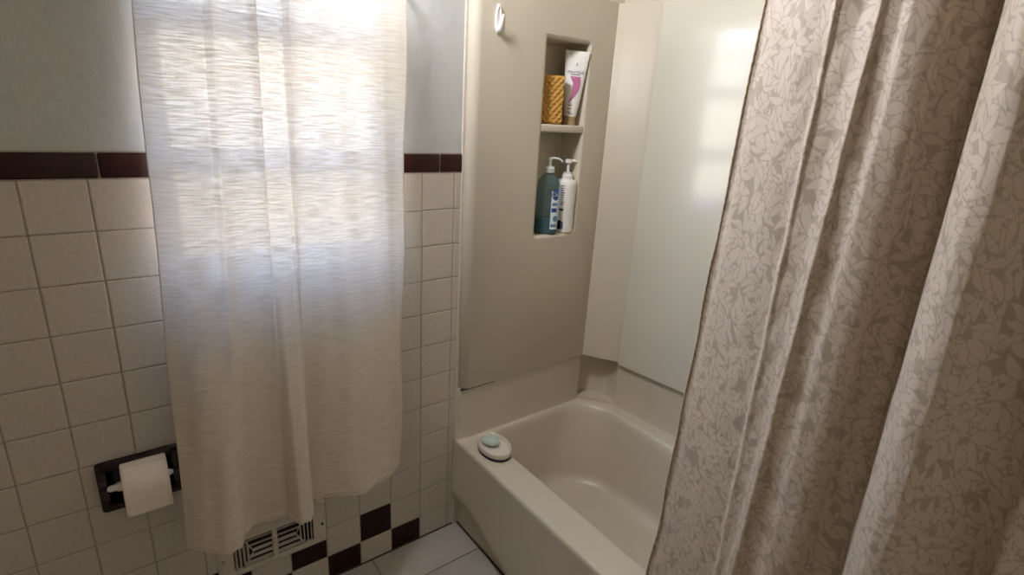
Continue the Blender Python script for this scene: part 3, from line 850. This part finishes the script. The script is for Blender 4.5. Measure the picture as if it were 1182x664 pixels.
# ------------------------------------------------------------------ shower curtain
def shower_curtain():
    # fabric from the free edge towards the room end: (y,x) at z=1.65 and (y,x) at z=.70
    K = [((-.889, 1.004), (-.870, .990)), ((-.897, 1.004), (-.878, .992)), ((-.912, .992), (-.896, .984)), ((-.950, .978), (-.935, .972)), ((-.985, .964), (-.980, .960)), ((-1.006, .960), (-1.008, .955)),
         ((-1.016, .958), (-1.022, .952)), ((-1.025, .949), (-1.032, .944)), ((-1.032, .953), (-1.040, .944)), ((-1.055, .953), (-1.050, .941)), ((-1.076, .945), (-1.060, .932)),
         ((-1.086, .936), (-1.068, .927)), ((-1.093, .941), (-1.078, .934)), ((-1.108, .943), (-1.098, .938)), ((-1.124, .934), (-1.120, .931)), ((-1.140, .935), (-1.138, .931)),
         ((-1.156, .941), (-1.156, .937)), ((-1.165, .968), (-1.168, .962)), ((-1.181, .974), (-1.186, .964)), ((-1.195, .986), (-1.208, .972)),
         ((-1.203, .962), (-1.221, .950)), ((-1.208, .942), (-1.227, .930)),
         ((-1.222, .916), (-1.241, .908)), ((-1.240, .899), (-1.258, .894)), ((-1.254, .896), (-1.273, .893)), ((-1.270, .912), (-1.290, .912)), ((-1.294, .946), (-1.314, .944)), ((-1.318, .962), (-1.338, .958)), ((-1.338, .960), (-1.358, .954)), ((-1.354, .946), (-1.376, .938)),
         ((-1.372, .958), (-1.400, .956)), ((-1.410, .976), (-1.440, .972)), ((-1.440, .950), (-1.470, .948)), ((-1.480, .960), (-1.500, .958))]
    K = np.array(K); top, bot = K[:, 0], K[:, 1]
    s = np.r_[0, np.cumsum(np.hypot(*np.diff((top + bot) / 2, axis=0).T) + .006)]
    Ls = s[-1]
    # fine columns where the camera can see, coarse beyond
    nc, nr = 440, 700
    u = np.linspace(0, Ls, nc)
    ty, tx = interp(u, s, top[:, 0]), interp(u, s, top[:, 1]); by, bx = interp(u, s, bot[:, 0]), interp(u, s, bot[:, 1])
    z = np.linspace(1.92, .26, nr)
    t = np.clip((1.65 - z) / .95, -.2, 1.25)[:, None]
    Y = ty + (by - ty) * t; X = tx + (bx - tx) * np.clip(t, -.2, 1.1)
    uu, zz = np.meshgrid(u, z)
    # small wrinkles across the folds
    X += .0006 * np.sin(zz * 70 + 9 * np.sin(uu * 14)) * np.sin(uu * 33 + zz * 6) + .0012 * np.sin(zz * 31 + uu * 55)
    X += .0014 * np.sin(zz * 19 + 1) * np.exp(-(uu / .02) ** 2); Y += .0009 * np.sin(zz * 27) * np.exp(-(uu / .03) ** 2)
    # kept just outside the tub rim
    low = np.clip((.62 - zz) / .2, 0, 1)
    lim = .972
    X = X * (1 - low) + low * np.minimum(X, lim - .25 * np.maximum(0, lim - X) * 0)
    X = np.where(zz < .5, np.minimum(X, .974), X)
    P = np.stack([X, Y, zz], -1)
    UV = np.stack([uu, zz], -1)
    # printed leaves: stamped on the flat cloth, each with a thin ground-coloured outline
    img = np.zeros((nr, nc), np.float32)
    dx = Ls / (nc - 1); dz = (z[0] - z[-1]) / (nr - 1)
    def sstep(a, w): return np.clip(.5 - a / w, 0, 1)
    cand = []
    step = .0265
    for a in np.arange(-.03, Ls + .03, step):
        for c in np.arange(z[-1] - .03, z[0] + .03, step):
            ca, cc = a + rng.uniform(-.5, .5) * step, c + rng.uniform(-.5, .5) * step
            b0 = rng.uniform(0, 2 * PI); nl_ = rng.integers(3, 6)
            for q in range(nl_):                     # a spray of leaves growing from one point
                th = b0 + (q - nl_ / 2) * rng.uniform(.65, .95) + rng.uniform(-.2, .2)
                ln = rng.uniform(.013, .023); cand.append((ca + ln * 1.05 * math.cos(th), cc + ln * 1.05 * math.sin(th), th, ln, rng.uniform(.24, .42)))
    rng.shuffle(cand)
    for (a, c, th, ln, wr_) in cand:
        wd = ln * wr_; bend = rng.uniform(-.5, .5)
        R = ln + .006
        i0, i1 = int((a - R) / dx), int((a + R) / dx) + 2; j0, j1 = int((z[0] - c - R) / dz), int((z[0] - c + R) / dz) + 2
        i0, i1, j0, j1 = max(i0, 0), min(i1, nc), max(j0, 0), min(j1, nr)
        if i1 - i0 < 2 or j1 - j0 < 2: continue
        px = uu[j0:j1, i0:i1] - a; pz = zz[j0:j1, i0:i1] - c
        p = (px * math.cos(th) + pz * math.sin(th)) / ln; q = -px * math.sin(th) + pz * math.cos(th)
        q = q - bend * ln * (p * p - .3)
        half = wd * np.clip(1 - p * p, 0, None) * (1 - .40 * p)
        sd = np.abs(q) - half
        sd = np.where(np.abs(p) > 1, np.maximum(sd, (np.abs(p) - 1) * ln), sd)
        w = .0026
        outl = sstep(sd - .0017, w); inn = sstep(sd, w)
        sub = img[j0:j1, i0:i1]
        sub *= (1 - outl); np.maximum(sub, inn, out=sub)
    # a few pale curling stems
    for _ in range(160):
        a, c, th = rng.uniform(0, Ls), rng.uniform(z[-1], z[0]), rng.uniform(0, 2 * PI); cv = rng.uniform(-40, 40)
        for k in range(34):
            a += .0011 * math.cos(th); c += .0011 * math.sin(th); th += cv * .0011
            i, j = int(a / dx), int((z[0] - c) / dz)
            if 1 < i < nc - 2 and 1 < j < nr - 2:
                img[j, i] = max(img[j, i], .9)
    me = cloth_mesh('shower_curtain', P, UV)
    at = me.attributes.new('leaf_print', 'FLOAT', 'POINT'); at.data.foreach_set('value', img.reshape(-1))
    return me, P
me, SP = shower_curtain()
sc_ = obj('shower_curtain', me, M['leaf_cloth'], None, 80)
tag(sc_, 'beige shower curtain with a pale leaf print gathered beside the tub', 'shower curtain')
bm = bmesh.new()
tube(bm, [Vector(SP[i, 0]) + Vector((-.0012, .0005 * math.sin(i * .9), 0)) for i in range(0, SP.shape[0], 2)], .0013, 6)
obj('edge_stitching', bm, M['hem_thread'], sc_)

# pieces that belong to a part become its sub-parts
def under(root, names, part_name):
    part = next(c for c in root.children if c.name.split('.')[0] == part_name)
    for c in list(root.children):
        if c.name.split('.')[0] in names and c is not part:
            c.parent = part; c.matrix_parent_inverse = Matrix.Identity(4)
under(bl, {'logo_oval', 'logo_lettering', 'label_print'}, 'front_label')
under(wb, {'label_print'}, 'bottle_body')
under(tb, {'brand_lettering', 'pink_swoosh', 'small_print', 'emblem'}, 'tube_body')
under(vent, {'damper_lever'}, 'centre_bar')
under(sur, {'niche_shelf'}, 'end_panel')
under(hold, {'side_post'}, 'recessed_frame')

# ------------------------------------------------------------------ light
w = bpy.data.worlds.new('sky'); scn.world = w; w.use_nodes = True
bg = w.node_tree.nodes['Background']
wt = w.node_tree
tc = wt.nodes.new('ShaderNodeTexCoord'); sx = wt.nodes.new('ShaderNodeSeparateXYZ'); wt.links.new(tc.outputs['Generated'], sx.inputs[0])
wr = wt.nodes.new('ShaderNodeValToRGB'); wt.links.new(sx.outputs['Z'], wr.inputs['Fac'])      # hazy horizon to blue zenith
wr.color_ramp.elements[0].position = 0.0; wr.color_ramp.elements[0].color = (1.0, .96, .90, 1)
wr.color_ramp.elements[1].position = 0.6; wr.color_ramp.elements[1].color = (.44, .70, 1.20, 1)
wt.links.new(wr.outputs['Color'], bg.inputs['Color']); bg.inputs['Strength'].default_value = 12.8
sun = bpy.data.lights.new('sun', 'SUN'); sun.energy = 30; sun.angle = .01; sun.color = (1, .90, .76)
so = bpy.data.objects.new('sun', sun); COL.objects.link(so)
so.rotation_euler = Vector((.55, .35, -.75)).to_track_quat('-Z', 'Y').to_euler()

# daylight enters by the window opening only: a sampling portal for the sky
pl = bpy.data.lights.new('window_daylight', 'AREA'); pl.shape = 'RECTANGLE'; pl.size = WIN[1] - WIN[0]; pl.size_y = WIN[3] - WIN[2]; pl.cycles.is_portal = True
po = bpy.data.objects.new('window_daylight', pl); COL.objects.link(po)
po.location = ((WIN[0] + WIN[1]) / 2, 0.145, (WIN[2] + WIN[3]) / 2); po.rotation_euler = (math.radians(-90), 0, 0)

# added bowl shaded lamp, unseen over the window, to brighten the tub side
LP = Vector((0.52, -0.28, 2.14)); AIM = Vector((1.0, -0.48, -0.42)).normalized()
lamp = thing('added_fill_lamp', 'added fill lamp with a white metal bowl shade, unseen above the window', 'lamp', (0.50, 0.004, 2.30)); lamp['kind'] = 'structure'
def lpart(name, bm, m):
    o = obj(name, bm, m, lamp, 40); o.matrix_parent_inverse = Matrix.Translation((-.50, -.004, -2.30)); return o
q = AIM.to_track_quat('Z', 'Y').to_matrix()
bm = bmesh.new(); lathe(bm, [(.045, 0), (.045, .010), (.036, .018)], 28)
bmesh.ops.rotate(bm, verts=bm.verts, cent=(0, 0, 0), matrix=Matrix.Rotation(PI / 2, 3, 'X')); bmesh.ops.translate(bm, verts=bm.verts, vec=(.50, .004, 2.30)); lpart('base', bm, M['white_plastic'])
bm = bmesh.new(); tube(bm, [(.50, -.01, 2.30), (.48, -.08, 2.31), (.45, -.15, 2.27), LP - AIM * .10, LP - AIM * .07], .008, 12); lpart('arm', bm, M['white_plastic'])
bm = bmesh.new(); lathe(bm, [(.020, -.095), (.035, -.090), (.080, -.065), (.118, -.022), (.132, .012), (.129, .012), (.114, -.020), (.077, -.060), (.02, -.084)], 40)
for v in bm.verts: v.co = q @ v.co + LP
lpart('shade', bm, M['white_plastic'])
al = bpy.data.lights.new('added_fill_light', 'AREA'); al.shape = 'DISK'; al.size = .24; al.energy = 11.6; al.color = (.98, .98, 1.0)
ao = bpy.data.objects.new('added_fill_light', al); COL.objects.link(ao); ao.location = LP; ao.rotation_euler = AIM.to_track_quat('-Z', 'Y').to_euler()

# ------------------------------------------------------------------ camera
cam = bpy.data.cameras.new('camera'); cam.sensor_width = 36; cam.lens = 625.58 / 1182 * 36; cam.clip_start = .02
co = bpy.data.objects.new('camera', cam); COL.objects.link(co)
right = Vector((0.79732061, -0.60089839, 0.05657703)); down = Vector((-0.14087485, -0.27643194, -0.95065223)); fwd = Vector((0.5868851, 0.75000434, -0.30505636))
mtx = Matrix((right, -down, -fwd)).transposed().to_4x4(); mtx.translation = Vector((0.1214, -1.41495, 1.4718))
co.matrix_world = mtx
scn.camera = co

scn.view_settings.view_transform = 'Standard'; scn.view_settings.look = 'None'
scn.view_settings.exposure = 0.25; scn.view_settings.gamma = 1.0; scn.view_settings.use_curve_mapping = False
cy = scn.cycles
cy.use_denoising = True
cy.max_bounces = 16; cy.diffuse_bounces = 10; cy.glossy_bounces = 6; cy.transmission_bounces = 8; cy.transparent_max_bounces = 16
cy.sample_clamp_indirect = 6.0; cy.caustics_reflective = False; cy.caustics_refractive = False
